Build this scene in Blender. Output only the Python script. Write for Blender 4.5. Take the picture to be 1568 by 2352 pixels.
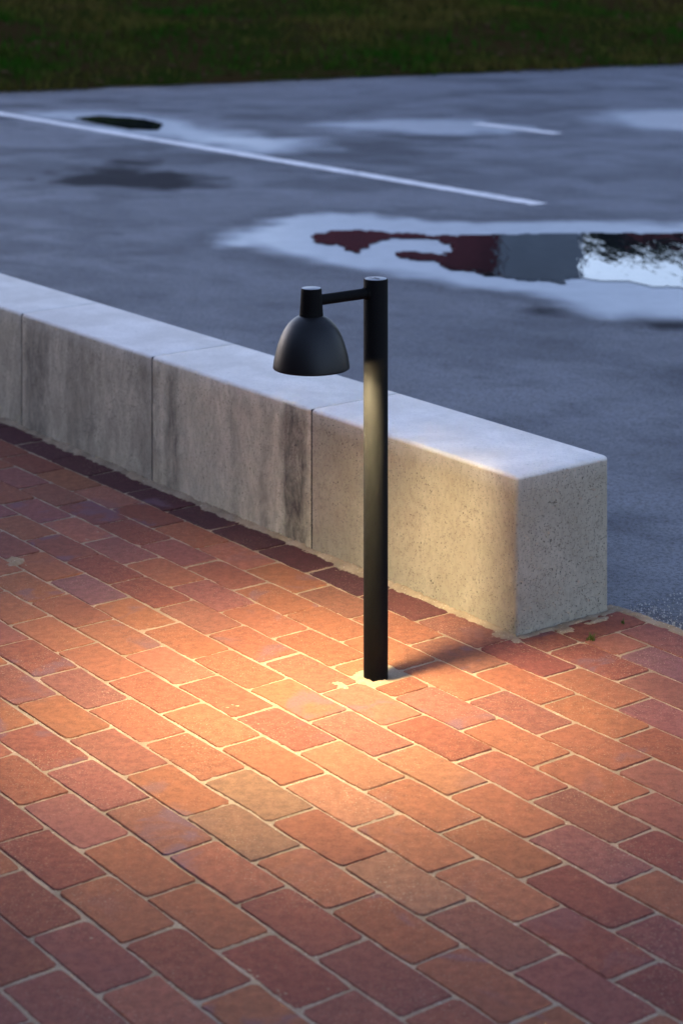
import bpy, bmesh, math, random
import numpy as np
from mathutils import Vector, Matrix

for o in list(bpy.data.objects):
    bpy.data.objects.remove(o)
scene = bpy.context.scene
col = scene.collection
R = math.radians

# ------------------------------------------------------------------ camera
# photograph measured on a 1568 x 2352 grid; a perspective-corrected (shifted) 70 mm view
F, HY, CX, CAMH = 4686.0, -200.3, 784.0, 1.5
cam_d = bpy.data.cameras.new('camera')
cam = bpy.data.objects.new('camera', cam_d)
col.objects.link(cam)
cam.location = (0, 0, CAMH)
cam.rotation_euler = (R(90), 0, 0)
cam_d.sensor_fit = 'VERTICAL'
cam_d.sensor_height = 36.0
cam_d.sensor_width = 24.0
cam_d.lens = F / 2352 * 36.0
cam_d.shift_y = -(1176 - HY) / 2352
cam_d.clip_start = 0.05
cam_d.clip_end = 2000
cam_d.dof.use_dof = True
cam_d.dof.focus_distance = 4.05
cam_d.dof.aperture_fstop = 5.0
scene.camera = cam

# ------------------------------------------------------------------ sky, sun, exposure
SUN_EL, SUN_AZ = 4.5, -45.0       # low evening glow behind thin cloud, beyond the car park
world = bpy.data.worlds.new('World')
scene.world = world
world.use_nodes = True
wn, wl = world.node_tree.nodes, world.node_tree.links
wn.clear()
w_out = wn.new('ShaderNodeOutputWorld')
w_bg = wn.new('ShaderNodeBackground')
w_sky = wn.new('ShaderNodeTexSky')
w_sky.sky_type = 'NISHITA'
w_sky.sun_disc = False
w_sky.sun_elevation = R(SUN_EL)
w_sky.sun_rotation = R(SUN_AZ)
w_sky.altitude = 20
w_sky.air_density = 1.0
w_sky.dust_density = 0.6
w_sky.ozone_density = 4.0
w_bg.inputs['Strength'].default_value = 0.12
# thin high cloud: the sky's own light, spread and half bleached
w_bw = wn.new('ShaderNodeRGBToBW')
w_tint = wn.new('ShaderNodeMix'); w_tint.data_type = 'RGBA'; w_tint.blend_type = 'MULTIPLY'
w_tint.inputs[0].default_value = 1.0
w_tint.inputs[7].default_value = (1.08, .95, 1.16, 1)
w_mix = wn.new('ShaderNodeMix'); w_mix.data_type = 'RGBA'
w_mix.inputs[0].default_value = 0.50
wl.new(w_sky.outputs[0], w_bw.inputs[0])
wl.new(w_bw.outputs[0], w_tint.inputs[6])
wl.new(w_sky.outputs[0], w_mix.inputs[6])
wl.new(w_tint.outputs[2], w_mix.inputs[7])
wl.new(w_mix.outputs[2], w_bg.inputs['Color'])
wl.new(w_bg.outputs[0], w_out.inputs['Surface'])

sun_d = bpy.data.lights.new('sun', 'SUN')
sun_d.energy = 0.02
sun_d.angle = R(30)
sun_d.color = (1.0, 0.9, 0.85)
sun = bpy.data.objects.new('sun', sun_d)
col.objects.link(sun)
sd = Vector((math.sin(R(SUN_AZ)) * math.cos(R(12)), math.cos(R(SUN_AZ)) * math.cos(R(12)), math.sin(R(12))))
sun.rotation_euler = sd.to_track_quat('Z', 'Y').to_euler()
sun.location = (0, 30, 30)

vs = scene.view_settings
vs.view_transform = 'Standard'
vs.look = 'None'
vs.gamma = 1.0
vs.exposure = 3.4
vs.use_curve_mapping = False

# ------------------------------------------------------------------ layout frame
TH = 2.2157
U = np.array([math.cos(TH), math.sin(TH)])     # along the wall, away to the left
V = np.array([U[1], -U[0]])                    # across the wall, away to the right
O2 = np.array([0.39457, 4.24932])              # a corner of the brick lattice near the wall's end
BW, BL = 0.0994, 0.19887                       # course and brick pitch

def G(x, y):                                   # a pixel of the 1568 grid -> a point on the ground
    Y = F * CAMH / (y - HY)
    return np.array([(x - CX) * Y / F, Y])

def W(s, t):                                   # lattice coordinates -> world x, y
    return O2 + s * U + t * V

def ST(p):
    d = np.asarray(p) - O2
    return d @ U, d @ V

def pix(p, z=0.0):                             # world -> 1568 grid
    return CX + F * p[0] / p[1], HY + F * (CAMH - z) / p[1]

# ------------------------------------------------------------------ numpy value noise
def _h(ix, iy, seed):
    n = (ix.astype(np.int64) * 374761393 + iy.astype(np.int64) * 668265263 + seed * 974711) & 0x7fffffff
    n = ((n ^ (n >> 13)) * 1274126177) & 0x7fffffff
    return ((n ^ (n >> 16)) & 0xffff) / 65535.0

def vnoise(x, y, seed=0):
    ix, iy = np.floor(x), np.floor(y)
    fx, fy = x - ix, y - iy
    fx = fx * fx * (3 - 2 * fx); fy = fy * fy * (3 - 2 * fy)
    a, b = _h(ix, iy, seed), _h(ix + 1, iy, seed)
    c, d = _h(ix, iy + 1, seed), _h(ix + 1, iy + 1, seed)
    return (a * (1 - fx) + b * fx) * (1 - fy) + (c * (1 - fx) + d * fx) * fy

def fbm(x, y, seed=0, o=3):
    r, a, s = 0, 0.5, 0
    for k in range(o):
        r = r + a * vnoise(x * 2 ** k, y * 2 ** k, seed + 17 * k); s += a; a *= 0.5
    return r / s

def sdf(px, py, poly):                         # signed distance to a polygon, negative inside
    poly = np.asarray(poly, float)
    d = np.full(px.shape, 1e9); inside = np.zeros(px.shape, bool)
    n = len(poly)
    for i in range(n):
        a, b = poly[i], poly[(i + 1) % n]
        e = b - a
        wx, wy = px - a[0], py - a[1]
        k = np.clip((wx * e[0] + wy * e[1]) / (e @ e + 1e-12), 0, 1)
        d = np.minimum(d, (wx - k * e[0]) ** 2 + (wy - k * e[1]) ** 2)
        c = ((a[1] <= py) & (b[1] > py)) | ((b[1] <= py) & (a[1] > py))
        with np.errstate(divide='ignore', invalid='ignore'):
            xi = a[0] + (py - a[1]) / (b[1] - a[1] + 1e-15) * e[0]
        inside ^= c & (px < xi)
    d = np.sqrt(d)
    return np.where(inside, -d, d)

# ------------------------------------------------------------------ node material helpers
class NT:
    def __init__(s, name):
        s.m = bpy.data.materials.new(name); s.m.use_nodes = True
        s.t = s.m.node_tree; s.n = s.t.nodes; s.l = s.t.links
        s.b = s.n['Principled BSDF']; s.out = s.n['Material Output']
    def node(s, t, **kw):
        n = s.n.new('ShaderNode' + t)
        for k, v in kw.items(): setattr(n, k, v)
        return n
    def put(s, sock, v):
        if isinstance(v, bpy.types.NodeSocket): s.l.new(v, sock)
        elif v is not None:
            if isinstance(v, (tuple, list)) and len(v) == 3 and sock.type == 'RGBA': v = (*v, 1)
            sock.default_value = v
    def math(s, op, a, b=None, c=None, clamp=False):
        n = s.node('Math', operation=op, use_clamp=clamp)
        for i, v in enumerate((a, b, c)):
            if v is not None: s.put(n.inputs[i], v)
        return n.outputs[0]
    def mix(s, f, a, b, mode='MIX'):
        n = s.node('Mix', data_type='RGBA', blend_type=mode)
        s.put(n.inputs[0], f); s.put(n.inputs[6], a); s.put(n.inputs[7], b)
        return n.outputs[2]
    def pos(s): return s.node('NewGeometry').outputs['Position']
    def obj(s): return s.node('TexCoord').outputs['Object']
    def scale(s, v, sc):
        n = s.node('Mapping'); s.put(n.inputs[0], v); n.inputs['Scale'].default_value = sc
        return n.outputs[0]
    def rot(s, v, az):
        n = s.node('Mapping'); s.put(n.inputs[0], v); n.inputs['Rotation'].default_value = (0, 0, az)
        return n.outputs[0]
    def noise(s, v, sc, det=3, rough=0.55, dist=0.0):
        n = s.node('TexNoise'); s.put(n.inputs['Vector'], v)
        n.inputs['Scale'].default_value = sc; n.inputs['Detail'].default_value = det
        n.inputs['Roughness'].default_value = rough; n.inputs['Distortion'].default_value = dist
        return n.outputs[0]
    def voro(s, v, sc, feature='F1', out='Distance', rnd=1.0):
        n = s.node('TexVoronoi', feature=feature); s.put(n.inputs['Vector'], v)
        n.inputs['Scale'].default_value = sc; n.inputs['Randomness'].default_value = rnd
        return n.outputs[out]
    def ss(s, v, a, b):                        # smoothstep a..b
        n = s.node('MapRange', interpolation_type='SMOOTHSTEP')
        s.put(n.inputs['Value'], v); n.inputs['From Min'].default_value = a; n.inputs['From Max'].default_value = b
        return n.outputs[0]
    def rng(s, v, a, b, c, d):
        n = s.node('MapRange')
        s.put(n.inputs['Value'], v)
        for k, q in zip(('From Min', 'From Max', 'To Min', 'To Max'), (a, b, c, d)): n.inputs[k].default_value = q
        return n.outputs[0]
    def attr(s, name):
        n = s.node('Attribute', attribute_name=name); return n.outputs['Fac']
    def sep(s, v):
        n = s.node('SeparateXYZ'); s.put(n.inputs[0], v); return n.outputs
    def bump(s, h, strength=0.5, dist=0.002, prev=None):
        n = s.node('Bump'); n.inputs['Strength'].default_value = strength; n.inputs['Distance'].default_value = dist
        s.put(n.inputs['Height'], h)
        if prev is not None: s.put(n.inputs['Normal'], prev)
        return n.outputs[0]
    def set(s, **kw):
        names = dict(color='Base Color', rough='Roughness', ior='IOR', metal='Metallic', normal='Normal', spec='Specular IOR Level')
        for k, v in kw.items(): s.put(s.b.inputs[names[k]], v)
        return s.m

# ---- brick: colour comes from the brick object, grain and sand dust from the place
def mat_brick():
    m = NT('paving_brick')
    P = m.pos()
    oi = m.node('ObjectInfo')
    base = oi.outputs['Color']; rnd = oi.outputs['Random']
    big = m.noise(P, 9, 3, .55, .6)
    mid = m.noise(P, 55, 6, .72)
    fine = m.noise(P, 420, 2, .6)
    c = m.mix(m.ss(mid, .3, .75), m.mix(1.0, base, (.62, .58, .58), 'MULTIPLY'), m.mix(1.0, base, (1.16, 1.18, 1.18), 'MULTIPLY'))
    # kiln flashing: bluish purple blooms on some bricks
    fl = m.math('MULTIPLY', m.ss(big, .53, .66), m.ss(rnd, .45, .85))
    fl = m.math('MULTIPLY', fl, m.math('MULTIPLY_ADD', mid, .9, .25))
    c = m.mix(fl, c, (.105, .065, .085))
    # dark burnt specks
    c = m.mix(m.math('MULTIPLY', m.ss(m.noise(P, 170, 2, .5), .60, .74), .45), c, (.10, .035, .028))
    c = m.mix(m.math('MULTIPLY', m.ss(fine, .3, .8), .35), c, m.mix(1.0, base, (1.45, 1.5, 1.5), 'MULTIPLY'))
    # clinging sand grains, patchy
    dust = m.ss(m.noise(P, 5, 3, .6), .35, .72)
    grains = m.ss(m.noise(P, 260, 2, .7), .61, .67)
    g2 = m.math('MULTIPLY', m.ss(m.noise(P, 120, 4, .75), .64, .70), m.ss(m.noise(P, 16, 2), .64, .76))
    gr = m.math('ADD', m.math('MULTIPLY', grains, m.math('MULTIPLY_ADD', dust, .70, .10)), m.math('MULTIPLY', g2, .7), clamp=True)
    c = m.mix(gr, c, (.36, .27, .185))
    nb = m.bump(m.math('ADD', m.math('MULTIPLY', fine, .4), m.math('MULTIPLY', mid, 1.0)), .55, .0014)
    nb = m.bump(gr, .5, .0009, nb)
    return m.set(color=c, rough=m.rng(mid, .3, .7, .80, .95), normal=nb, spec=.08)

def mat_sand():
    m = NT('joint_sand')
    P = m.pos()
    f = m.noise(P, 520, 3, .7); b = m.noise(P, 14, 3)
    c = m.mix(m.ss(b, .3, .7), (.21, .155, .100), (.32, .240, .158))
    c = m.mix(m.ss(f, .62, .75), c, (.20, .15, .10))
    c = m.mix(m.ss(m.noise(P, 260, 2), .64, .72), c, (.50, .42, .32))
    moss = m.math('MULTIPLY', m.ss(m.noise(P, 22, 4, .6), .70, .76), .8)
    c = m.mix(moss, c, (.07, .085, .02))
    return m.set(color=c, rough=.95, normal=m.bump(f, .8, .002), spec=.2)

def mat_concrete():
    m = NT('cast_concrete')
    P = m.obj()
    oi = m.node('ObjectInfo')
    tint = oi.outputs['Color']
    blk = m.math('MULTIPLY', oi.outputs['Random'], 37.0)
    off = m.node('VectorMath', operation='ADD'); m.put(off.inputs[0], P)
    comb = m.node('CombineXYZ'); m.put(comb.inputs[0], blk); m.put(comb.inputs[2], blk); m.put(off.inputs[1], comb.outputs[0])
    Q = off.outputs[0]
    cloud = m.noise(Q, 7, 4, .6, .4)
    fine = m.noise(Q, 150, 4, .7)
    streak = m.noise(m.scale(Q, (24, 24, 9.5)), 1.0, 8, .76, .5)
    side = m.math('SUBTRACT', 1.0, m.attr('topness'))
    tint = m.mix(side, tint, m.mix(1.0, m.mix(1.0, tint, (.98, .93, .76), 'MULTIPLY'), m.node('Attribute', attribute_name='side_shade').outputs['Color'], 'MULTIPLY'))  # side faces darkened and warmed: weak sky light and lamp bounce in the colour
    c = m.mix(m.ss(cloud, .3, .72), m.mix(1.0, tint, (.80, .79, .77), 'MULTIPLY'), tint)
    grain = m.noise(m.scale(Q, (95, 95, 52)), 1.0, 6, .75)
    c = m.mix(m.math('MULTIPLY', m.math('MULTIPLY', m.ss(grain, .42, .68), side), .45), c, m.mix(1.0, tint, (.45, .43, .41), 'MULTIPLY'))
    c = m.mix(m.math('MULTIPLY', m.ss(fine, .35, .75), .35), c, m.mix(1.0, tint, (.62, .61, .60), 'MULTIPLY'))
    # run-off stains down the sides: object colour alpha sets how stained a block is
    dirt = oi.outputs['Alpha']
    st = m.attr('stain')
    sk = m.math('MULTIPLY', m.ss(streak, .36, .68), m.math('MULTIPLY', dirt, side))
    sk = m.math('MULTIPLY', sk, m.math('MULTIPLY_ADD', cloud, .9, .25), clamp=True)
    c = m.mix(m.math('MULTIPLY', sk, .8), c, (.13, .108, .084))
    st2 = m.math('MULTIPLY', m.math('MULTIPLY', st, side), m.rng(streak, .25, .62, .15, 1.0), clamp=True)
    c = m.mix(m.math('MULTIPLY', st2, 1.0), c, (.075, .062, .047))
    # blow holes
    v1 = m.node('TexVoronoi', feature='F1'); wv = m.node('VectorMath', operation='ADD'); wn_ = m.node('TexNoise'); m.put(wn_.inputs['Vector'], Q); wn_.inputs['Scale'].default_value = 160
    wsc = m.node('VectorMath', operation='SCALE'); m.put(wsc.inputs[0], wn_.outputs['Color']); wsc.inputs['Scale'].default_value = .009
    m.put(wv.inputs[0], Q); m.put(wv.inputs[1], wsc.outputs[0]); m.put(v1.inputs['Vector'], m.scale(wv.outputs[0], (1, 1, .8))); v1.inputs['Scale'].default_value = 165
    sel = m.sep(v1.outputs['Color'])[0]
    hole = m.math('MULTIPLY', m.math('SUBTRACT', 1.0, m.ss(v1.outputs['Distance'], .13, .30)), m.ss(sel, .36, .46))
    hole = m.math('MULTIPLY', hole, m.ss(m.noise(Q, 14, 4, .7), .38, .60))
    v2 = m.node('TexVoronoi', feature='F1'); m.put(v2.inputs['Vector'], Q); v2.inputs['Scale'].default_value = 240
    h2 = m.math('MULTIPLY', m.math('SUBTRACT', 1.0, m.ss(v2.outputs['Distance'], .15, .34)), m.ss(m.sep(v2.outputs['Color'])[0], .58, .66))
    hole = m.math('MAXIMUM', hole, m.math('MULTIPLY', h2, .7))
    hole = m.math('MULTIPLY', hole, m.math('MULTIPLY_ADD', side, .70, .30))
    c = m.mix(m.math('MULTIPLY', hole, .95), c, (.045, .040, .034))
    nb = m.bump(m.math('SUBTRACT', 1.0, hole), .9, .003)
    nb = m.bump(fine, .35, .0012, nb)
    nb = m.bump(cloud, .25, .006, nb)
    return m.set(color=c, rough=.86, normal=nb, spec=.3)

def mat_asphalt():
    m = NT('wet_asphalt')
    P = m.pos()
    wet = m.attr('wet'); damp = m.attr('damp')
    big = m.noise(m.scale(m.rot(P, -TH), (.55, 1.5, 1)), 1.6, 4, .62, .5)
    mid = m.noise(P, 9, 4, .65)
    agg = m.voro(P, 150)
    grit = m.noise(P, 260, 3, .7)
    blot = m.noise(P, 4.5, 9, .76, .2)
    c = m.mix(m.ss(m.math('ADD', m.math('MULTIPLY', big, .5), m.math('MULTIPLY', blot, .5)), .36, .64), (.104, .115, .144), (.160, .176, .214))
    c = m.mix(m.math('MULTIPLY', m.ss(mid, .4, .7), .4), c, (.105, .112, .130))
    pep = m.noise(P, 130, 4, .75)
    c = m.mix(m.math('MULTIPLY', m.ss(pep, .46, .60), .80), c, (.036, .039, .048))
    c = m.mix(m.ss(grit, .66, .73), c, (.30, .29, .28))
    c = m.mix(m.math('MULTIPLY', m.ss(agg, .0, .35), -.35), c, (.03, .03, .033))
    c = m.mix(m.math('MULTIPLY', damp, .9), c, (.020, .020, .024))
    c = m.mix(m.math('MULTIPLY', wet, .85), c, m.mix(m.ss(mid, .3, .7), (.185, .210, .232), (.250, .278, .300)))  # pale silt colour in wet zones, also standing in for sky sheen
    rough = m.rng(m.math('ADD', m.math('MULTIPLY', big, .4), m.math('MULTIPLY', blot, .6)), .32, .68, .66, .55)
    rough = m.math('ADD', rough, m.math('MULTIPLY', damp, .22))
    rough = m.math('ADD', m.math('MULTIPLY', rough, m.math('SUBTRACT', 1.0, wet)), m.math('MULTIPLY', wet, .30))
    dry = m.math('SUBTRACT', 1.0, m.math('MULTIPLY', wet, .88))
    n = m.node('Bump'); n.inputs['Distance'].default_value = .006
    m.put(n.inputs['Strength'], m.math('MULTIPLY', dry, .95))
    m.put(n.inputs['Height'], m.math('ADD', m.math('MULTIPLY', agg, 1.0), m.math('ADD', m.math('MULTIPLY', grit, .8), m.math('MULTIPLY', pep, 1.2))))
    m.b.inputs['IOR'].default_value = 1.5
    return m.set(color=c, rough=rough, normal=n.outputs[0], spec=m.math('MULTIPLY', m.math('MULTIPLY_ADD', wet, .45, .36), m.math('SUBTRACT', 1.0, m.math('MULTIPLY', damp, .85))))

def mat_water():
    m = NT('standing_water')
    P = m.pos()
    n = m.noise(m.scale(P, (9, 2.2, 1)), 1.0, 3, .6)
    n2 = m.noise(m.scale(P, (60, 14, 1)), 1.0, 2, .5)
    nb = m.bump(m.math('ADD', n, m.math('MULTIPLY', n2, .06)), .36, .004)
    return m.set(color=(.012, .013, .015), rough=.012, ior=1.33, normal=nb)

def mat_paint():
    m = NT('road_paint')
    P = m.pos()
    w = m.noise(P, 35, 4, .7)
    c = m.mix(m.ss(m.noise(P, 6, 3), .3, .7), (.66, .62, .58), (.82, .77, .72))
    c = m.mix(m.ss(w, .58, .68), c, (.22, .22, .23))
    c = m.mix(m.math('MULTIPLY', m.ss(m.noise(P, 7, 5, .75), .50, .66), .55), c, (.20, .21, .23))
    return m.set(color=c, rough=.6, normal=m.bump(w, .4, .002))

def mat_lamp(name, rough, spec):
    m = NT(name)
    P = m.obj()
    n = m.noise(P, 1500, 2, .6)
    c = m.mix(m.ss(n, .3, .8), (.0040, .0038, .0036), (.008, .0075, .007))
    return m.set(color=c, rough=rough, normal=m.bump(n, .35, .0004), spec=spec)

def plain(name, color, rough=.7, var=0.15, sc=20, **kw):
    m = NT(name)
    n = m.noise(m.pos(), sc, 4, .6)
    c = m.mix(m.ss(n, .25, .75), tuple(q * (1 - var) for q in color), tuple(q * (1 + var) for q in color))
    return m.set(color=c, rough=rough, **kw)

def mat_emit(name, color, strength):
    m = NT(name)
    m.b.inputs['Base Color'].default_value = (*color, 1)
    m.b.inputs['Emission Color'].default_value = (*color, 1)
    m.b.inputs['Emission Strength'].default_value = strength
    return m.m

def mat_leaf(name, a, b, sc=3.0):
    m = NT(name)
    P = m.pos()
    n = m.noise(P, sc, 4, .6); n2 = m.noise(P, 40, 2)
    c = m.mix(m.ss(n, .42, .60), a, b)
    c = m.mix(m.math('MULTIPLY', m.ss(n2, .55, .75), .4), c, tuple(q * .5 for q in a))
    return m.set(color=c, rough=.95, spec=.0)

M = dict(brick=mat_brick(), sand=mat_sand(), concrete=mat_concrete(), asphalt=mat_asphalt(), water=mat_water(),
         paint=mat_paint(), lamp=mat_lamp('graphite_powder_coat', .62, .04), shade=mat_lamp('graphite_shade_coat', .42, .26), cap=plain('satin_cap_coat', (.17, .175, .185), .36, .05, 400),
         white=plain('white_reflector', (.80, .79, .76), .5, .03),
         glow=mat_emit('warm_led_diffuser', (1.0, .835, .50), 232.0),
         dirt=plain('joint_dirt', (.010, .009, .008), .95, .4, 80),
         logo=plain('engraved_mark', (.012, .012, .012), .8, .1),
         grit=plain('loose_grit', (.32, .31, .30), .7, .6, 300),
         soil=mat_leaf('bank_soil', (.034, .021, .008), (.016, .024, .004), 1.2),
         grass=mat_leaf('bank_grass', (.012, .058, .004), (.086, .066, .016), .6),
         tuft=mat_leaf('tuft_grass', (.06, .09, .02), (.10, .12, .03), 60),
         fallen=plain('fallen_leaf', (.060, .034, .018), .95, .5, 30, spec=.0),
         ground=plain('far_ground', (.03, .034, .018), .9, .3, 2),
         red=plain('red_wall', (.20, .036, .042), .85, .25, 6),
         sky_blocker=plain('sky_blocker_brick', (.10, .03, .025), .85, .25, 6),
         grey=plain('grey_render', (.24, .27, .31), .8, .08, 3),
         roof=plain('dark_roof', (.03, .03, .033), .7, .2, 8),
         glass=plain('dark_glass', (.02, .024, .03), .08, .1, 2),
         bark=plain('tree_bark', (.05, .04, .03), .9, .4, 30),
         leaf=mat_leaf('tree_leaf', (.018, .032, .010), (.045, .060, .018), 1.5))

# ------------------------------------------------------------------ object helpers
def tag(o, label=None, cat=None, group=None, kind=None):
    for k, v in (('label', label), ('category', cat), ('group', group), ('kind', kind)):
        if v: o[k] = v
    return o

def link(name, me, mat=None, parent=None, loc=None, rz=None):
    o = bpy.data.objects.new(name, me); col.objects.link(o)
    if mat is not None and not me.materials: me.materials.append(mat)
    if loc is not None: o.location = loc
    if rz is not None: o.rotation_euler = (0, 0, rz)
    if parent is not None: o.parent = parent
    return o

def empty(name, loc, rz=0.0):
    o = bpy.data.objects.new(name, None); col.objects.link(o)
    o.location = loc; o.rotation_euler = (0, 0, rz); o.empty_display_size = .1
    return o

def mesh(name, v, f, smooth=False):
    me = bpy.data.meshes.new(name)
    me.from_pydata([tuple(map(float, q)) for q in v], [], [tuple(map(int, q)) for q in f])
    if smooth:
        me.polygons.foreach_set('use_smooth', [True] * len(me.polygons))
    me.update()
    return me

def grid_mesh(name, X, Y, Z, keep=None, smooth=True):
    ny, nx = X.shape
    v = np.stack([X, Y, Z], -1).reshape(-1, 3)
    idx = np.arange(ny * nx).reshape(ny, nx)
    q = np.stack([idx[:-1, :-1], idx[:-1, 1:], idx[1:, 1:], idx[1:, :-1]], -1)
    if keep is not None:
        k = keep[:-1, :-1] | keep[:-1, 1:] | keep[1:, 1:] | keep[1:, :-1]
        q = q[k]
    q = q.reshape(-1, 4)
    used, inv = np.unique(q, return_inverse=True)
    q = inv.reshape(-1, 4); v = v[used]
    # faces must look up
    a, b, c = v[q[0, 0]], v[q[0, 1]], v[q[0, 2]]
    if np.cross(b - a, c - b)[2] < 0: q = q[:, ::-1]
    me = bpy.data.meshes.new(name)
    me.vertices.add(len(v)); me.vertices.foreach_set('co', v.astype(np.float32).ravel())
    me.loops.add(q.size); me.loops.foreach_set('vertex_index', np.ascontiguousarray(q).astype(np.int32).ravel())
    me.polygons.add(len(q)); me.polygons.foreach_set('loop_start', np.arange(0, q.size, 4, dtype=np.int32))
    me.polygons.foreach_set('use_smooth', np.full(len(q), smooth, bool))
    me.update(calc_edges=True)
    return me, used

def tri_soup(name, tris):
    tris = np.asarray(tris, np.float32)
    n = len(tris)
    me = bpy.data.meshes.new(name)
    me.vertices.add(n * 3); me.vertices.foreach_set('co', tris.reshape(-1))
    me.loops.add(n * 3); me.loops.foreach_set('vertex_index', np.arange(n * 3, dtype=np.int32))
    me.polygons.add(n); me.polygons.foreach_set('loop_start', np.arange(0, n * 3, 3, dtype=np.int32))
    me.update(calc_edges=True)
    return me

def lathe(name, prof, n=64, closed=False):
    v, f = [], []
    for r, z in prof:
        for k in range(n):
            a = 2 * math.pi * k / n
            v.append((r * math.cos(a), r * math.sin(a), z))
    for i in range(len(prof) - 1):
        for k in range(n):
            k2 = (k + 1) % n
            f.append((i * n + k, i * n + k2, (i + 1) * n + k2, (i + 1) * n + k))
    if closed:
        f.append(tuple(reversed(range(n)))); f.append(tuple((len(prof) - 1) * n + k for k in range(n)))
    return mesh(name, v, f, True)

def sharp(o, ang=40):
    me = o.data
    bm = bmesh.new(); bm.from_mesh(me)
    for e in bm.edges:
        if len(e.link_faces) == 2 and e.calc_face_angle(0) > R(ang): e.smooth = False
    bm.to_mesh(me); bm.free()

def box_bm(bm, x0, x1, y0, y1, z0, z1):
    vs_ = [bm.verts.new(p) for p in ((x0, y0, z0), (x1, y0, z0), (x1, y1, z0), (x0, y1, z0), (x0, y0, z1), (x1, y0, z1), (x1, y1, z1), (x0, y1, z1))]
    for q in ((3, 2, 1, 0), (4, 5, 6, 7), (0, 1, 5, 4), (1, 2, 6, 5), (2, 3, 7, 6), (3, 0, 4, 7)):
        bm.faces.new([vs_[i] for i in q])

def bm_mesh(name, bm):
    me = bpy.data.meshes.new(name); bm.to_mesh(me); bm.free(); return me

def box(name, b, mat, parent=None, bevel=0.0):
    bm = bmesh.new(); box_bm(bm, *b)
    if bevel: bmesh.ops.bevel(bm, geom=list(bm.edges), offset=bevel, segments=2, affect='EDGES', profile=.6)
    return link(name, bm_mesh(name, bm), mat, parent)

rng = np.random.default_rng(7)
random.seed(7)

# ================================================================== SETTING
# ---- far ground sheet
g = mesh('ground', [(-500, -500, -.05), (500, -500, -.05), (500, 900, -.05), (-500, 900, -.05)], [(0, 1, 2, 3)])
tag(link('ground', g, M['ground']), kind='structure')

# ---- puddle outlines, read off the photograph on to the ground
def poly(pts): return [G(*p) for p in pts]
def zz(pts): return [((850 + x / .8336) / 1.7417, (750 + y / .8336) / 1.7417) for x, y in pts]
RING = poly([(525, 555), (560, 520), (640, 497), (760, 487), (900, 500), (1100, 513), (1300, 512), (1568, 512), (1900, 515),
             (1900, 735), (1568, 725), (1400, 715), (1280, 695), (1180, 670), (1050, 655), (900, 640), (760, 615), (640, 592), (560, 575)])
FILM2 = poly([(60, 262), (200, 254), (330, 260), (420, 272), (500, 298), (560, 310), (700, 320), (690, 342), (600, 350), (480, 335), (350, 312), (200, 284)])
FILM3 = poly([(760, 284), (900, 277), (1000, 275), (1090, 274), (1180, 286), (1215, 298), (1100, 307), (950, 304), (850, 296)])
FILM4 = poly([(1365, 270), (1430, 258), (1500, 253), (1800, 248), (1800, 303), (1568, 299), (1460, 292), (1400, 282)])
DAMP1 = poly([(160, 390), (230, 368), (330, 375), (390, 390), (460, 430), (390, 440), (260, 432), (180, 425)])
DAMP2 = poly([(1175, 705), (1230, 698), (1290, 708), (1270, 725), (1190, 722)])
DAMP3 = poly([(1490, 741), (1568, 735), (1640, 745), (1520, 749)])

# ---- asphalt car park
gx, gy = np.meshgrid(np.arange(-7, 9.01, .05), np.arange(3.0, 26.01, .05))
_, gt = ST(np.stack([gx, gy], -1))
wob = fbm(gx * 3.1, gy * 2.0, 5, 4) - .5
wob2 = fbm(gx * 9, gy * 7, 9, 3) - .5
def soft(p, edge, amp=.35):
    d = sdf(gx, gy, p) + wob * amp + wob2 * amp * .4
    k = np.clip(.5 - d / edge, 0, 1)
    return k * k * (3 - 2 * k)
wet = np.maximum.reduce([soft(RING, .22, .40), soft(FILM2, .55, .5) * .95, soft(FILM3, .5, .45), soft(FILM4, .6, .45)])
damp = np.maximum.reduce([soft(DAMP1, .35, .7), soft(DAMP2, .16, .3), soft(DAMP3, .12, .2)])
halo = np.clip(1 - np.abs(sdf(gx, gy, RING) + wob * .3 - .10) / .16, 0, 1)
damp = np.maximum(damp, halo * .35)
zone = np.clip(fbm(gx * .35 + 4, gy * .22, 71, 2) * 2.6 - .75, 0, 1)
mott = np.clip((fbm(gx * 1.6, gy * 2.4, 72, 5) - .50) * 7, 0, 1) * zone
mott = np.maximum(mott, np.clip((fbm(gx * 4.2, gy * 5.0, 73, 4) - .54) * 8, 0, 1) * .5)
damp = np.maximum(damp, mott * .50 * (1 - wet))
edge_line = [G(-2500, 317), G(0, 213), G(1568, 148), G(3600, 64)]
gz = -.004 + .003 * (fbm(gx * .8, gy * .8, 3) - .5) * 0
# the asphalt starts behind the wall and along the last course of bricks
asx = np.where(gt < .25, gx + (.25 - gt) * V[0], gx); asy = np.where(gt < .25, gy + (.25 - gt) * V[1], gy)
keep = gt > .25 - .04
me, used = grid_mesh('car_park_asphalt', asx, asy, gz, keep)
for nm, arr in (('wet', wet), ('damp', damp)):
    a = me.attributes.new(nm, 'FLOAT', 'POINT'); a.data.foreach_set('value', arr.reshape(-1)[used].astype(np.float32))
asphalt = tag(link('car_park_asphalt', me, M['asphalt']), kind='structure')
# wider asphalt beyond the measured sheet
ow = [W(-14, .26), W(14, .26), W(14, 14), W(-14, 14)]
oz = mesh('outer_asphalt', [(*p, -.02) for p in ow], [(0, 1, 2, 3)])
tag(link('outer_asphalt', oz, M['asphalt']), kind='structure')

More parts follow.
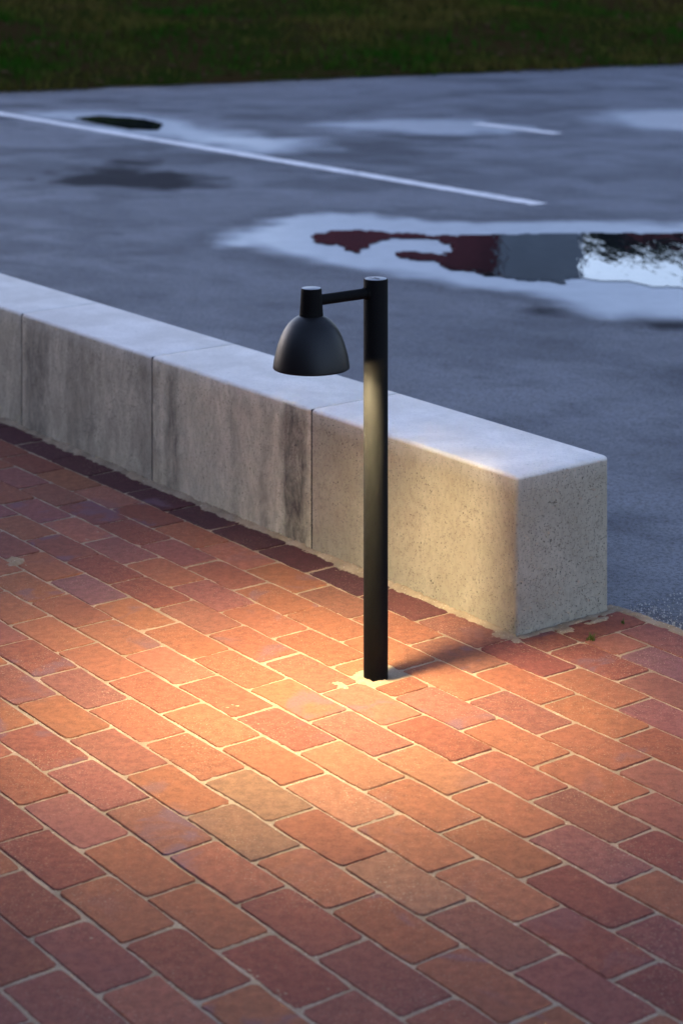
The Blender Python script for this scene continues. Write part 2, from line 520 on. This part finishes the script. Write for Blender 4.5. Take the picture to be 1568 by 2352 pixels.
# ---- standing water
def water(pts_px, seed, k=1.0):
    P = np.array([G(*p) for p in pts_px])
    lo, hi = P.min(0) - .1, P.max(0) + .1
    x, y = np.meshgrid(np.arange(lo[0], hi[0], .014), np.arange(lo[1], hi[1], .022))
    d = sdf(x, y, P) + (fbm(x * 12, y * 5, seed, 3) - .5) * .09 * k + (vnoise(x * 45, y * 20, seed + 5) - .5) * .05 * k
    me, _ = grid_mesh('puddle', x, y, np.full_like(x, -.0005), d < 0, True)
    return tag(link('puddle', me, M['water']), kind='structure')
big_w = zz([(340, 160), (400, 146), (500, 139), (600, 153), (690, 157), (800, 162), (930, 158), (1300, 152), (1568, 155), (1900, 160),
            (1900, 345), (1568, 335), (1450, 322), (1300, 303), (1225, 293), (1165, 297), (1180, 318), (1080, 306), (980, 299), (880, 280),
            (760, 264), (735, 247), (610, 224), (640, 214), (790, 226), (808, 206), (790, 186), (740, 172), (660, 166), (590, 164), (540, 178), (478, 212), (420, 196), (365, 180)])
water(big_w, 11)
water([(172, 271), (230, 265), (330, 273), (378, 285), (362, 298), (300, 296), (230, 284)], 12, .3)

# ---- painted bay lines (parallel to the wall)
def bay_line(end_px, length, width, seed):
    s0, t0 = ST(G(*end_px))
    n = int(length / .06)
    v, f = [], []
    for i in range(n + 1):
        s = s0 + length * i / n
        for sd in (-1, 1):
            j = (random.random() - .5) * .008
            v.append((*W(s, t0 + sd * width / 2 + j), -.0002 + .0003))
    for i in range(n): f.append((2 * i, 2 * i + 1, 2 * i + 3, 2 * i + 2))
    me = mesh('parking_line', v, f)
    me.flip_normals()
    return tag(link('parking_line', me, M['paint']), kind='structure')
bay_line((1240, 469), 9.5, .11, 1)
bay_line((1280, 307), .85, .11, 2)

# ---- grass bank beyond the asphalt
E0, E1 = G(0, 213), G(1568, 148)
ed = (E1 - E0) / np.linalg.norm(E1 - E0); en = np.array([-ed[1], ed[0]])
def bank_z(a, b):
    h = np.where(b < 14, .13 * b + .02 * np.sin(b * 1.3), .13 * 14)
    return np.clip(h, -.03, 9) + (fbm(a * 1.3, b * 1.3, 21, 4) - .5) * .18 * np.clip(b, 0, 1) + (fbm(a * 6, b * 6, 22, 3) - .5) * .05 * np.clip(b * 3, 0, 1) + .012
ba, bb = np.meshgrid(np.arange(-14, 22, .12), np.arange(-.0, 22, .12))
jag = (fbm(ba * 4, ba * 0 + 3, 31, 4) - .5) * .22
bb2 = bb + jag * np.clip(1 - bb, 0, 1)
bx = E0[0] + ba * ed[0] + bb2 * en[0]; by = E0[1] + ba * ed[1] + bb2 * en[1]
bz = bank_z(ba, bb)
me, _ = grid_mesh('grass_bank', bx, by, bz)
tag(link('grass_bank', me, M['soil']), kind='structure')
# blades
nb = 90000
a = rng.uniform(-4, 11, nb); b = rng.uniform(-.04, 9.5, nb) ** 1.0
dens = fbm(a * .9, b * .9, 41, 3)
k = rng.uniform(0, 1, nb) < np.clip((dens - .30) * 3.2, .12, 1)
a, b = a[k], b[k]; nb = len(a)
z = bank_z(a, b) - .01
x = E0[0] + a * ed[0] + b * en[0]; y = E0[1] + a * ed[1] + b * en[1]
hgt = rng.uniform(.03, .11, nb) * (.6 + fbm(a * .7, b * .7, 43, 2))
az = rng.uniform(0, 6.283, nb); lean = rng.uniform(.1, .7, nb) * hgt; wd = rng.uniform(.006, .014, nb)
base = np.stack([x, y, z], -1)
wdv = np.stack([np.cos(az) * wd, np.sin(az) * wd, np.zeros(nb)], -1)
tip = base + np.stack([-np.sin(az) * lean, np.cos(az) * lean, hgt], -1)
gr = link('grass', tri_soup('grass', np.stack([base - wdv, base + wdv, tip], 1)), M['grass'])
tag(gr, 'dark rough grass growing on the bank behind the car park', 'grass', kind='stuff')
# fallen leaves
nl = 900
a = rng.uniform(-4, 11, nl); b = rng.uniform(-.1, 6, nl) * rng.uniform(0.1, 1, nl)
z = bank_z(a, b) + .03
c0 = np.stack([E0[0] + a * ed[0] + b * en[0], E0[1] + a * ed[1] + b * en[1], z], -1)
d1 = rng.normal(size=(nl, 3)) * .022; d2 = rng.normal(size=(nl, 3)) * .022; d1[:, 2] *= .4; d2[:, 2] *= .4
tag(link('fallen_leaves', tri_soup('fallen_leaves', np.concatenate([np.stack([c0 - d1, c0 + d2, c0 + d1], 1), np.stack([c0 - d1, c0 + d1, c0 - d2], 1)])), M['fallen']),
    'brown fallen leaves scattered along the foot of the bank', 'leaves', kind='stuff')

# ================================================================== BRICK PAVING
# ---- lamp position first: its post goes through the paving
POST = np.array([.067, 4.0])
PS, PT = ST(POST)

# sand bed as a height field: level in the joints, heaped where the photograph shows spilt sand
s_, t_ = np.meshgrid(np.arange(-1.62, 2.62, .0045), np.arange(-1.75, .262, .0045))
wxy = O2 + s_[..., None] * U + t_[..., None] * V
ppx, ppy = pix((wxy[..., 0], wxy[..., 1]))
n1 = fbm(s_ * 60, t_ * 60, 51, 3) - .5
n2 = fbm(s_ * 14, t_ * 14, 52, 3) - .5
n3 = fbm(s_ * 5, t_ * 5, 53, 2) - .5
jit = rng.uniform(-1, 1, s_.shape)
bedz = -.0019 + n1 * .0020 + n2 * .0014 + n3 * .0010 + jit * .0005
def spill(cs, ct, rs, rt, h):
    q = ((s_ - cs) / rs) ** 2 + ((t_ - ct) / rt) ** 2
    return h * np.clip(1 - q, -1.5, 1)
bedz = np.maximum(bedz, np.where((t_ < -.039) & (s_ > 0), -.002 + .0095 * np.clip(1 - (-.0395 - t_) / .024, -3, 1) + n1 * .008 + n2 * .008 + jit * .0016, -1))
def sp_px(px, rs, rt, h):
    global bedz
    s0, t0 = ST(G(*px))
    bedz = np.maximum(bedz, np.where(((s_ - s0) / rs) ** 2 + ((t_ - t0) / rt) ** 2 < 2.2, -.004 + spill(s0, t0, rs, rt, h) + n1 * .012 + n2 * .007 + jit * .0022, -1))
bedz = np.maximum(bedz, -.004 + spill(PS + .006, PT - .006, .044, .044, .011) + n1 * .010 + n2 * .006 + jit * .002)
sp_px((778, 1574), .038, .013, .0065)
sp_px((1160, 1464), .060, .024, .0085)
sp_px((1295, 1446), .030, .025, .008)
sp_px((40, 1290), .040, .030, .0085)
sp_px((1380, 1423), .015, .06, .008)
fill = (s_ < 0) & (s_ > -.016) & (t_ > -.04)
bedz = np.maximum(bedz, np.where(fill, .001 + n1 * .006, -1))
bedz = np.maximum(bedz, np.where((t_ > .238) & (s_ < .01), .0015 + n1 * .009 + n2 * .008, -1))
vis = (ppx > -120) & (ppx < 1690) & (ppy > 900) & (ppy < 2480)
vis &= ~((s_ > .03) & (t_ > .0))
me, _ = grid_mesh('brick_paving', wxy[..., 0], wxy[..., 1], bedz, vis)
paving = tag(link('brick_paving', me, M['sand']), kind='structure')
sub = mesh('sand_bed', [(*W(s, t), -.013) for s, t in ((-6, -5), (6, -5), (6, .262), (-6, .262))], [(0, 3, 2, 1)])
if sub.polygons[0].normal.z < 0: sub.flip_normals()
sb = link('sand_bed', sub, M['sand'], paving)

# ---- brick meshes: worn outline, eased edge
def brick_mesh(L, Wd, seed):
    r = random.Random(seed)
    hl, hw, c = L / 2, Wd / 2, .0045
    out = []
    for (sx, sy) in ((1, 1), (-1, 1), (-1, -1), (1, -1)):
        cc = c * r.uniform(.4, 1.8)
        pa, pb = (sx * hl, sy * (hw - cc)), (sx * (hl - cc), sy * hw)
        out += [pa, pb] if sx * sy > 0 else [pb, pa]
        nxt = {(1, 1): [(.35, hw), (-.35, hw)], (-1, 1): [], (-1, -1): [(-.35, -hw), (.35, -hw)], (1, -1): []}[(sx, sy)]
        for k_, yy in nxt: out.append((k_ * L * r.uniform(.6, 1.2), yy))
    out = [(x + r.uniform(-.0016, .0016), y + r.uniform(-.0016, .0016)) for x, y in out]
    n = len(out)
    v, f = [], []
    for (x, y) in out:
        e = r.uniform(.0009, .0022)
        l = math.hypot(x, y)
        v.append((x - math.copysign(e, x), y - math.copysign(e, y), r.uniform(-.0002, .0002)))
    for (x, y) in out: v.append((x, y, -r.uniform(.0012, .0024)))
    for (x, y) in out: v.append((x * .995, y * .99, -.048))
    f.append(tuple(range(n)))
    for lv in (0, 1):
        for k in range(n):
            k2 = (k + 1) % n
            f.append((lv * n + k, (lv + 1) * n + k, (lv + 1) * n + k2, lv * n + k2))
    me = mesh('brick', v, f)
    me.materials.append(M['brick'])
    return me
FULL = [brick_mesh(BL - .0066, BW - .0050, k) for k in range(26)]
HALF = [brick_mesh(BL / 2 - .0072, BW - .0066, 50 + k) for k in range(4)]
CUT = [brick_mesh(.062, BW - .0066, 70), brick_mesh(.058, BW - .0066, 71)]

# brick colours: (albedo), the odd ones placed where the photograph shows them
REDS = [(.298, .110, .062), (.304, .118, .062), (.280, .102, .060), (.308, .122, .063), (.280, .098, .060), (.292, .112, .061)]
DARK = (.092, .034, .036); PLUM = (.210, .072, .062); MAUVE = (.235, .088, .082); TAN = (.300, .134, .080); GREY = (.262, .148, .094)
LIGHT = (.36, .135, .092); DRED = (.20, .062, .050); BLUE = (.165, .082, .105); BROWN = (.215, .088, .060)
odd = {}
def mark(px, c):
    s, t = ST(G(*px))
    i = round(t / BW)
    k = math.floor((s - (BL / 2 if i % 2 == 0 else 0)) / BL)
    odd[(i, k)] = c
zG = lambda x, y: (x * .29293, 918.6 + y * .29293)
zA = lambda x, y: (x * .36617, 1148.3 + y * .36617)
zC = lambda x, y: (516.7 + x * .36617, 1320.5 + y * .36617)
zD = lambda x, y: (516.7 + x * .36617, 1777.6 + y * .36617)
zE = lambda x, y: (993.9 + x * .36617, 1378.0 + y * .36617)
zF = lambda x, y: (993.9 + x * .36617, 1777.6 + y * .36617)
zB = lambda x, y: (x * .36617, 1722.4 + y * .36617)
for fn, lst in ((zG, [((870, 760), LIGHT), ((640, 1020), LIGHT), ((740, 890), PLUM), ((1080, 1060), DRED), ((1200, 910), DRED), ((100, 880), MAUVE),
                      ((200, 610), MAUVE), ((150, 1170), PLUM), ((700, 1470), BLUE), ((480, 1160), PLUM), ((800, 1330), DRED), ((1200, 1430), DRED), ((1400, 1030), REDS[0]),
                      ((290, 890), MAUVE), ((250, 500), DRED), ((60, 400), DRED), ((950, 1170), MAUVE), ((1350, 1160), MAUVE)]),
                (zA, [((150, 1150), PLUM), ((500, 1180), MAUVE), ((1300, 560), MAUVE), ((1120, 350), MAUVE)]),
                (zC, [((250, 1370), GREY), ((780, 1180), TAN), ((1300, 1200), TAN), ((650, 130), BROWN), ((600, 1400), (.34, .16, .095)), ((1200, 1370), (.32, .118, .066))]),
                (zD, [((200, 330), GREY), ((1000, 700), (.33, .16, .105)), ((1000, 1200), PLUM), ((400, 1230), DRED)]),
                (zE, [((1450, 380), BLUE), ((1430, 270), MAUVE), ((1430, 690), MAUVE), ((1400, 560), MAUVE), ((160, 1130), TAN), ((1000, 1330), BROWN), ((580, 340), DRED),
                      ((620, 560), REDS[0]), ((200, 180), BROWN), ((630, 240), DRED), ((1040, 410), DRED), ((1050, 560), REDS[2]), ((1100, 190), DRED), ((260, 350), BROWN)]),
                (zF, [((1000, 480), MAUVE), ((900, 1340), PLUM), ((1450, 970), PLUM), ((950, 1030), DRED), ((350, 950), BROWN), ((1000, 760), DRED), ((1480, 450), DRED), ((1480, 1260), DRED)]),
                (zB, [((620, 1270), PLUM), ((220, 1450), PLUM), ((150, 950), DRED), ((380, 720), DRED), ((100, 430), DRED), ((500, 450), MAUVE), ((950, 430), BROWN)])):
    for p, c in lst: mark(fn(*p), c)

def brick_col(i, k, r):
    if (i, k) in odd: c = odd[(i, k)]
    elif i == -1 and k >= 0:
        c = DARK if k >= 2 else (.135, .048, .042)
    else:
        c = REDS[r.randrange(len(REDS))]
        q = r.random()
        if q < .07: c = MAUVE
        elif q < .20: c = DRED
        elif q < .26: c = LIGHT
    mu = (.292, .109, .059)
    keep_ = .70 if (i, k) in odd else .45
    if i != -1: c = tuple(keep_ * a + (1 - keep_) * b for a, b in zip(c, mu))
    f_ = .72 * r.uniform(.93, 1.07)
    return (c[0] * f_, c[1] * f_ * r.uniform(.96, 1.04), c[2] * f_ * r.uniform(.95, 1.05), 1.0)

pieces = []      # (mesh, s, t, rotated, colour key)
def add(me, s, t, rot, i, k): pieces.append((me, s, t, rot, i, k))
rb = random.Random(3)
for i in range(-34, 3):
    t = i * BW
    for k in range(-22, 22):
        s = (k + .5) * BL + (BL / 2 if i % 2 == 0 else 0)
        me_ = FULL[rb.randrange(26)]
        if i >= 0:
            if s > -BL / 2 - .03: continue            # the wall's end stands here
        if i == -4 and k == -1:                      # the brick the post goes through
            add(CUT[0], .0994 - .0036 - .031, t, 0, i, k); add(CUT[1], -.0994 + .0036 + .029, t, 0, i, k - 100); continue
        add(me_, s, t, 0, i, k)
add(HALF[0], -.0994 + .0497 - .002, 0, 0, 0, 90)
add(HALF[1], -.0994 - .0497, BW, 0, 1, 90)
hb = brick_mesh(BL - .003, .093, 99)
add(hb, -.0994 + .0497 - .002, BW * 1.5, 1, 1, 91)
odd[(0, 90)] = DRED; odd[(1, 90)] = LIGHT; odd[(1, 91)] = DRED
# course 1 beside the half brick starts one half later: drop the full brick that would overlap it
def view_area(s, t):
    P = [pix(W(s + a * BL / 2, t + b * BW / 2)) for a, b in ((-1, -1), (1, -1), (1, 1), (-1, 1))]
    inside = any(-5 < x < 1573 and 880 < y < 2357 for x, y in P)
    x0, x1 = min(p[0] for p in P), max(p[0] for p in P); y0, y1 = min(p[1] for p in P), max(p[1] for p in P)
    if inside or (x1 > 0 and x0 < 1568 and y1 > 900 and y0 < 2352):
        return (x1 - x0) * (y1 - y0)
    return 0
def hidden(s, t):                                    # behind the wall as seen from here
    return False
seen, rest = [], []
for p in pieces:
    (seen if view_area(p[1], p[2]) > 0 and p[1] < 2.75 else rest).append(p)
seen.sort(key=lambda p: -view_area(p[1], p[2]))
rest = seen[295:] + rest; seen = seen[:295]
def brick_xf(p, r):
    me_, s, t, rot, i, k = p
    w = W(s, t)
    z = r.uniform(-.0007, .0006)
    return (w[0] + r.uniform(-.0007, .0007), w[1] + r.uniform(-.0007, .0007), z), (R(r.uniform(-.35, .35)), R(r.uniform(-.25, .25)), TH + (math.pi / 2 if rot else 0) + R(r.uniform(-.35, .35)))
for p in seen:
    r = random.Random(p[4] * 1000 + p[5])
    o = bpy.data.objects.new('brick', p[0]); col.objects.link(o)
    o.location, o.rotation_euler = brick_xf(p, r)
    o.parent = paving
    o.color = brick_col(p[4], p[5], r)
# bricks outside the picture, joined
rv, rf, rc = [], [], []
for p in rest:
    if abs(p[1]) > 4.4: continue
    r = random.Random(p[4] * 1000 + p[5])
    loc, rot = brick_xf(p, r)
    from mathutils import Euler
    mat4 = Matrix.Translation(loc) @ Euler(rot).to_matrix().to_4x4()
    n0 = len(rv)
    rv += [tuple(mat4 @ q.co) for q in p[0].vertices]
    rf += [tuple(n0 + j for j in q.vertices) for q in p[0].polygons]
bm_ = mesh('outer_bricks', rv, rf)
ob = link('outer_bricks', bm_, M['brick'], paving)
ob.color = (.205, .078, .046, 1); ob['kind'] = 'stuff'

# ================================================================== CONCRETE WALL BLOCKS
TF, TB, HB = -.0395, .2282, .3327
JS = [.0023, .7206, 1.4310, 2.1528, 2.872, 3.59]
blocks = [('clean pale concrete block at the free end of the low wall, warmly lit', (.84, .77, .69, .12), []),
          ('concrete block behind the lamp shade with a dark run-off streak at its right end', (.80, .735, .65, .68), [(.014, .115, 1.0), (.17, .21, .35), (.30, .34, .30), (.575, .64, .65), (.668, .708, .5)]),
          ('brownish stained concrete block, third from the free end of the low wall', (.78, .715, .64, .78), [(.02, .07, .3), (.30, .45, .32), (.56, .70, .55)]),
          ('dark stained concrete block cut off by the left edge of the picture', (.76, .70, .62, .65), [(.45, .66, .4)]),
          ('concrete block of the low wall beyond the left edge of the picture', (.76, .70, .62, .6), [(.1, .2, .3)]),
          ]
for bi, (lab, colr, stains) in enumerate(blocks):
    s0, s1 = JS[bi] + (.0032 if bi else 0), JS[bi + 1] - .0032
    L = s1 - s0
    bm = bmesh.new()
    box_bm(bm, 0, L, TF, TB, -.03, HB)
    # dense enough for the stain attribute and slightly uneven faces
    up = [e for e in bm.edges if (e.verts[0].co.z > 0 and e.verts[1].co.z > 0) or abs(e.verts[0].co.z - e.verts[1].co.z) > .1]
    endfaces = []
    bmesh.ops.bevel(bm, geom=[e for e in bm.edges if e.verts[0].co.z > 0 and e.verts[1].co.z > 0 and abs(e.verts[0].co.y - e.verts[1].co.y) < .01], offset=.010, segments=4, affect='EDGES', profile=.5)
    for xe, off in ((0, .010 if bi == 0 else .0016), (L, .0016)):
        ge = [e for e in bm.edges if all(abs(v.co.x - xe) < 1e-5 for v in e.verts) and not all(v.co.z < -.02 for v in e.verts)]
        bmesh.ops.bevel(bm, geom=ge, offset=off, segments=3, affect='EDGES', profile=.5, clamp_overlap=True)
    for ax, n in ((0, 40), (2, 14)):
        for j in range(1, n):
            co = [0, 0, 0]; no = [0, 0, 0]; no[ax] = 1
            co[ax] = .016 + (L - .032) * j / n if ax == 0 else -.02 + (HB - .0) * j / n
            bmesh.ops.bisect_plane(bm, geom=bm.verts[:] + bm.edges[:] + bm.faces[:], plane_co=co, plane_no=no)
    for f in bm.faces: f.smooth = True
    me = bm_mesh('concrete_block', bm)
    # local x runs along the wall; local y across
    sta, top = [], []
    nn = np.array([v.co[:] for v in me.vertices])
    for v, (x, y, z) in zip(me.vertices, nn):
        q = 0
        for a, b, k in stains:
            q = max(q, k * max(0, min(1, min(x - a, b - x) / .02 + .5)))
        sta.append(q)
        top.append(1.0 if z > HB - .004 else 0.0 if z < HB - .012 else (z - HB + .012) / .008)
    for nm, arr in (('stain', sta), ('topness', top), ('side_shade', [.45 if bi == 0 else .92 if bi == 1 else .80] * len(sta))):  # per-block side tone, evens out the lamp's falloff in the colour
        at = me.attributes.new(nm, 'FLOAT', 'POINT'); at.data.foreach_set('value', np.array(arr, np.float32))
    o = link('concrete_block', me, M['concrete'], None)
    # local frame: x = U, y = V would be left handed, so mirror y
    me.transform(Matrix.Scale(-1, 4, (0, 1, 0))); me.flip_normals()
    base = W(s0, 0)
    o.location = (base[0] + rng.uniform(-.001, .001), base[1], 0)
    o.rotation_euler = (0, 0, TH + R(rng.uniform(-.06, .06)))
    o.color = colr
    tag(o, lab, 'wall block', 'concrete blocks of the low wall')
    if bi < 4:                                       # dirt packed in the joint, set back from the faces
        box('joint_filling', (L + .0001, L + .0063, -TB + .004, -TF - .0018, -.02, HB - .0022), M['dirt'], o)

# ================================================================== BOLLARD LAMP
AR = .156
root = empty('bollard_lamp', (POST[0], POST[1], 0), math.atan2(-V[1], -V[0]))     # local +x points along the arm, away from the wall
tag(root, 'dark graphite bollard lamp with bell shade on a short arm, lighting the bricks', 'bollard lamp')
PR, PH = .0240, .7825
post = link('post', lathe('post', [(PR, -.05), (PR, PH - .0016), (PR - .0007, PH - .0004), (PR - .0016, PH)], 72, True), M['lamp'], root)
sharp(post, 50)
cap = link('cap', lathe('cap', [(PR - .0026, PH - .003), (PR - .0026, PH + .0006), (PR - .0031, PH + .0009)], 64, True), M['cap'], post)
sharp(cap, 50)
# engraved mark on the cap
tc = bpy.data.curves.new('mark', 'FONT')
tc.body = 'louis\npoulsen'; tc.size = .0085; tc.align_x = 'CENTER'; tc.align_y = 'CENTER'; tc.space_line = .8; tc.extrude = .0001
to = bpy.data.objects.new('tmp_text', tc); col.objects.link(to)
dg = bpy.context.evaluated_depsgraph_get(); dg.update()
tme = bpy.data.meshes.new_from_object(to.evaluated_get(dg))
bpy.data.objects.remove(to)
tme.name = 'engraved_mark'
tm = link('engraved_mark', tme, M['logo'], cap, (0, 0, PH + .00105), R(90 + 8))
# arm
def rod(name, x0, x1, z, r, mat, parent, n=40):
    v, f = [], []
    for x in (x0, x1):
        for k in range(n):
            a_ = 2 * math.pi * k / n
            v.append((x, r * math.cos(a_), z + r * math.sin(a_)))
    for k in range(n):
        k2 = (k + 1) % n
        f.append((k, n + k, n + k2, k2))
    f.append(tuple(range(n))); f.append(tuple(reversed(range(n, 2 * n))))
    me = mesh(name, v, f, True)
    bm = bmesh.new(); bm.from_mesh(me); bmesh.ops.recalc_face_normals(bm, faces=bm.faces); bm.to_mesh(me); bm.free()
    o = link(name, me, mat, parent); sharp(o, 50); return o
rod('arm', PR - .004, AR - .018, .7565, .0104, M['lamp'], root)
rod('arm_collar', PR - .003, PR + .0022, .7565, .0122, M['lamp'], root)
# neck
neck = link('neck', lathe('neck', [(.0232, .728), (.0228, .731), (.0212, .752), (.0199, .7785), (.0194, .7806), (.0184, .7813)], 64, True), M['lamp'], root, (AR, 0, 0)); sharp(neck, 50)
nc = link('neck_cap', lathe('neck_cap', [(.0184, .7800), (.0184, .7816), (.0180, .7819)], 64, True), M['cap'], neck); sharp(nc, 50)
# shade: bell, outer shell and white inside
SP = [(.0226, .7292), (.0290, .7262), (.0370, .7205), (.0455, .7120), (.0530, .7005), (.0590, .6880), (.0640, .6745), (.0685, .6590), (.0715, .6450), (.0732, .6335), (.0735, .6300), (.0730, .6290), (.0722, .6290)]
shade = link('shade', lathe('shade', SP, 96), M['shade'], root, (AR, 0, 0)); sharp(shade, 60)
IP = [(.0721, .6291), (.0718, .6340), (.0700, .6450), (.0668, .6590), (.0622, .6735), (.0570, .6865), (.0510, .6980), (.0400, .7100), (.0001, .7140)]
link('inner_reflector', lathe('inner_reflector', [(r, z) for r, z in reversed(IP)], 96), M['white'], shade)
hold = link('lamp_holder', lathe('lamp_holder', [(.036, .7125), (.036, .693), (.0350, .6900), (.0325, .6900)], 48), M['white'], root, (AR, 0, 0))
dif = lathe('diffuser', [(.0001, .6715), (.0090, .6721), (.0180, .6743), (.0255, .6780), (.0300, .6830), (.0320, .6875), (.0320, .6905)], 40)
link('diffuser', dif, M['glow'], root, (AR, 0, 0))

# ================================================================== SMALL THINGS
# grass tuft in the joint beside the wall's end
def tuft(px, n, h, label):
    p = G(*px)
    tr = []
    for k in range(n):
        a_ = random.uniform(0, 6.28); l = random.uniform(.2, .9); hh = h * random.uniform(.5, 1)
        b0 = Vector((p[0] + random.gauss(0, .004), p[1] + random.gauss(0, .004), -.004))
        d = Vector((math.cos(a_), math.sin(a_), 0)); sd_ = Vector((-d.y, d.x, 0)) * .0011
        m1 = b0 + d * hh * l * .35 + Vector((0, 0, hh * .6)); t1 = b0 + d * hh * l + Vector((0, 0, hh))
        tr += [(b0 - sd_, b0 + sd_, m1 + sd_ * .8), (b0 - sd_, m1 + sd_ * .8, m1 - sd_ * .8), (m1 - sd_ * .8, m1 + sd_ * .8, t1)]
    o = link('grass_tuft', tri_soup('grass_tuft', [[tuple(q) for q in t] for t in tr]), M['tuft'])
    return tag(o, label, 'grass tuft', 'grass tufts in the joints')
tuft((1357, 1470), 26, .022, 'small green grass tuft in the brick joint beside the end of the wall')
tuft((1432, 1432), 7, .018, 'thin sprig of grass at the brick edge by the asphalt')

# loose grit along the edge of the asphalt
ng = 5200
gs = rng.uniform(-1.5, .0, ng); gtq = .25 + np.abs(rng.normal(0, .22, ng)) * rng.uniform(0.05, 1.6, ng)
gw = O2 + gs[:, None] * U + gtq[:, None] * V
rad = rng.uniform(.0008, .0030, ng)
tet = np.array([(1, 0, -.6), (-.5, .87, -.6), (-.5, -.87, -.6), (0, 0, .9)])
tr = []
for q in range(ng):
    rr = rng.uniform(.6, 1.3, (4, 3)) * rad[q]
    T = tet * rr
    a_ = rng.uniform(0, 6.28); c_, s2 = math.cos(a_), math.sin(a_)
    T = np.stack([T[:, 0] * c_ - T[:, 1] * s2, T[:, 0] * s2 + T[:, 1] * c_, T[:, 2]], -1) + np.array([gw[q, 0], gw[q, 1], -.003 + rad[q] * .5])
    for f in ((0, 1, 3), (1, 2, 3), (2, 0, 3)): tr.append(T[list(f)])
tag(link('loose_grit', tri_soup('loose_grit', tr), M['grit']), 'pale loose grit along the edge between asphalt and bricks', 'grit', kind='stuff')

# ================================================================== WHAT THE PUDDLES MIRROR, AND AN ADDED BUILDING FOR SHADE
def at(px, Y): return (px - CX) * Y / F
def house(name, x0, x1, Y, depth, z0, h, mat, label, wins, roof_h):
    r = empty(name, ((x0 + x1) / 2, Y, z0))
    tag(r, label, 'building')
    hw = (x1 - x0) / 2
    bm = bmesh.new()
    box_bm(bm, -hw, hw, 0, depth, -1.2, h)
    wall = link('wall', bm_mesh('wall', bm), mat, r)
    bm = bmesh.new()
    pts = [(-hw - .2, -.3, h + .003), (hw + .2, -.3, h + .003), (hw + .2, depth + .3, h + .003), (-hw - .2, depth + .3, h + .003), (-hw - .2, depth / 2, h + roof_h), (hw + .2, depth / 2, h + roof_h)]
    vv = [bm.verts.new(p) for p in pts]
    for q in ((0, 1, 5, 4), (2, 3, 4, 5), (0, 4, 3), (1, 2, 5), (3, 2, 1, 0)): bm.faces.new([vv[j] for j in q])
    link('roof', bm_mesh('roof', bm), M['roof'], r)
    for (wx, wz, ww, wh) in wins:
        fr = box('window', (wx - ww / 2 - .06, wx + ww / 2 + .06, -.05, .02, wz - .06, wz + wh + .06), M['white'], r)
        box('pane', (wx - ww / 2, wx + ww / 2, -.062, -.02, wz, wz + wh), M['glass'], fr)
    return r
house('red_house', at(600, 30), at(1150, 30), 30, 7, 1.7, 2.15, M['red'], 'dark red house wall seen mirrored in the large puddle', [(-.6, .3, .8, .9)], .12)
house('grey_shed', at(1152, 29.2), at(1338, 29.2), 29.2, 5, 1.7, 2.45, M['grey'], 'plain blue grey wall mirrored beside the red one in the puddle', [], .12)
house('garden_shed', at(1440, 30), at(1720, 30), 30, 4, 1.7, 1.62, M['red'], 'low dark red shed mirrored at the right edge of the large puddle', [], .08)
bh = house('sky_blocker_building', -13, 13, 0, 9, 0, 3.4, M['sky_blocker'], 'added dark red brick building, unseen behind the viewpoint, shading the wall and post',
           [(x, .9, 1.2, 1.5) for x in (-10, -6.5, -3, 3, 6.5, 10)] , 1.2)
p = W(0, -6.0)
bh.location = (p[0], p[1], 0); bh.rotation_euler = (0, 0, TH)  # added out of view to block sky light from wall and post

def tree(x, y, z0, h, cr, seed, label):
    r = random.Random(seed)
    root = empty('tree', (x, y, z0)); tag(root, label, 'tree', 'trees mirrored in the puddle')
    v, f = [], []
    def limb(p0, p1, r0, r1, n=7):
        d = (p1 - p0).normalized(); a_ = d.orthogonal().normalized(); b_ = d.cross(a_)
        o_ = len(v)
        for p, q in ((p0, r0), (p1, r1)):
            for k in range(n):
                t_ = 2 * math.pi * k / n
                v.append(tuple(p + (a_ * math.cos(t_) + b_ * math.sin(t_)) * q))
        for k in range(n): f.append((o_ + k, o_ + (k + 1) % n, o_ + n + (k + 1) % n, o_ + n + k))
    tips = []
    prev = Vector((0, 0, -.4)); rad_ = .14
    for k in range(5):
        nx = prev + Vector((r.uniform(-.15, .15), r.uniform(-.15, .15), h * .15))
        limb(prev, nx, rad_, rad_ * .82); prev = nx; rad_ *= .82
        if k >= 1:
            for q in range(4):
                a_ = r.uniform(0, 6.28)
                e = prev + Vector((math.cos(a_), math.sin(a_), r.uniform(.1, .9))) * cr * r.uniform(.45, .95)
                limb(prev, e, rad_ * .45, .012); tips += [e, prev.lerp(e, .6)]
    link('trunk', mesh('trunk', v, f, True), M['bark'], root)
    tri = []
    for c in tips:
        cl = r.uniform(.22, .5)
        for q in range(210):
            p = c + Vector((r.gauss(0, 1), r.gauss(0, 1), r.gauss(0, .8))) * cl * .5
            d1 = Vector((r.gauss(0, 1), r.gauss(0, 1), r.gauss(0, 1))).normalized() * .07
            d2 = Vector((r.gauss(0, 1), r.gauss(0, 1), r.gauss(0, 1))).normalized() * .06
            tri += [[tuple(p - d1), tuple(p + d2), tuple(p + d1)], [tuple(p - d1), tuple(p + d1), tuple(p - d2)]]
    link('crown', tri_soup('crown', tri), M['leaf'], root)
    return root
tree(at(1392, 31), 31, 1.8, 2.2, .7, 1, 'slim leafy tree mirrored beside the grey wall in the puddle')
tree(at(1500, 33), 33, 1.8, 2.4, 1.1, 2, 'leafy tree mirrored at the right edge of the large puddle')
tree(at(170, 26), 26, .9, 2.2, 1.2, 3, 'dark bushy tree mirrored in the small far puddle')
tree(at(330, 27), 27, 1.0, 1.6, 1.0, 4, 'lower bushy tree to the right of the one in the far puddle')
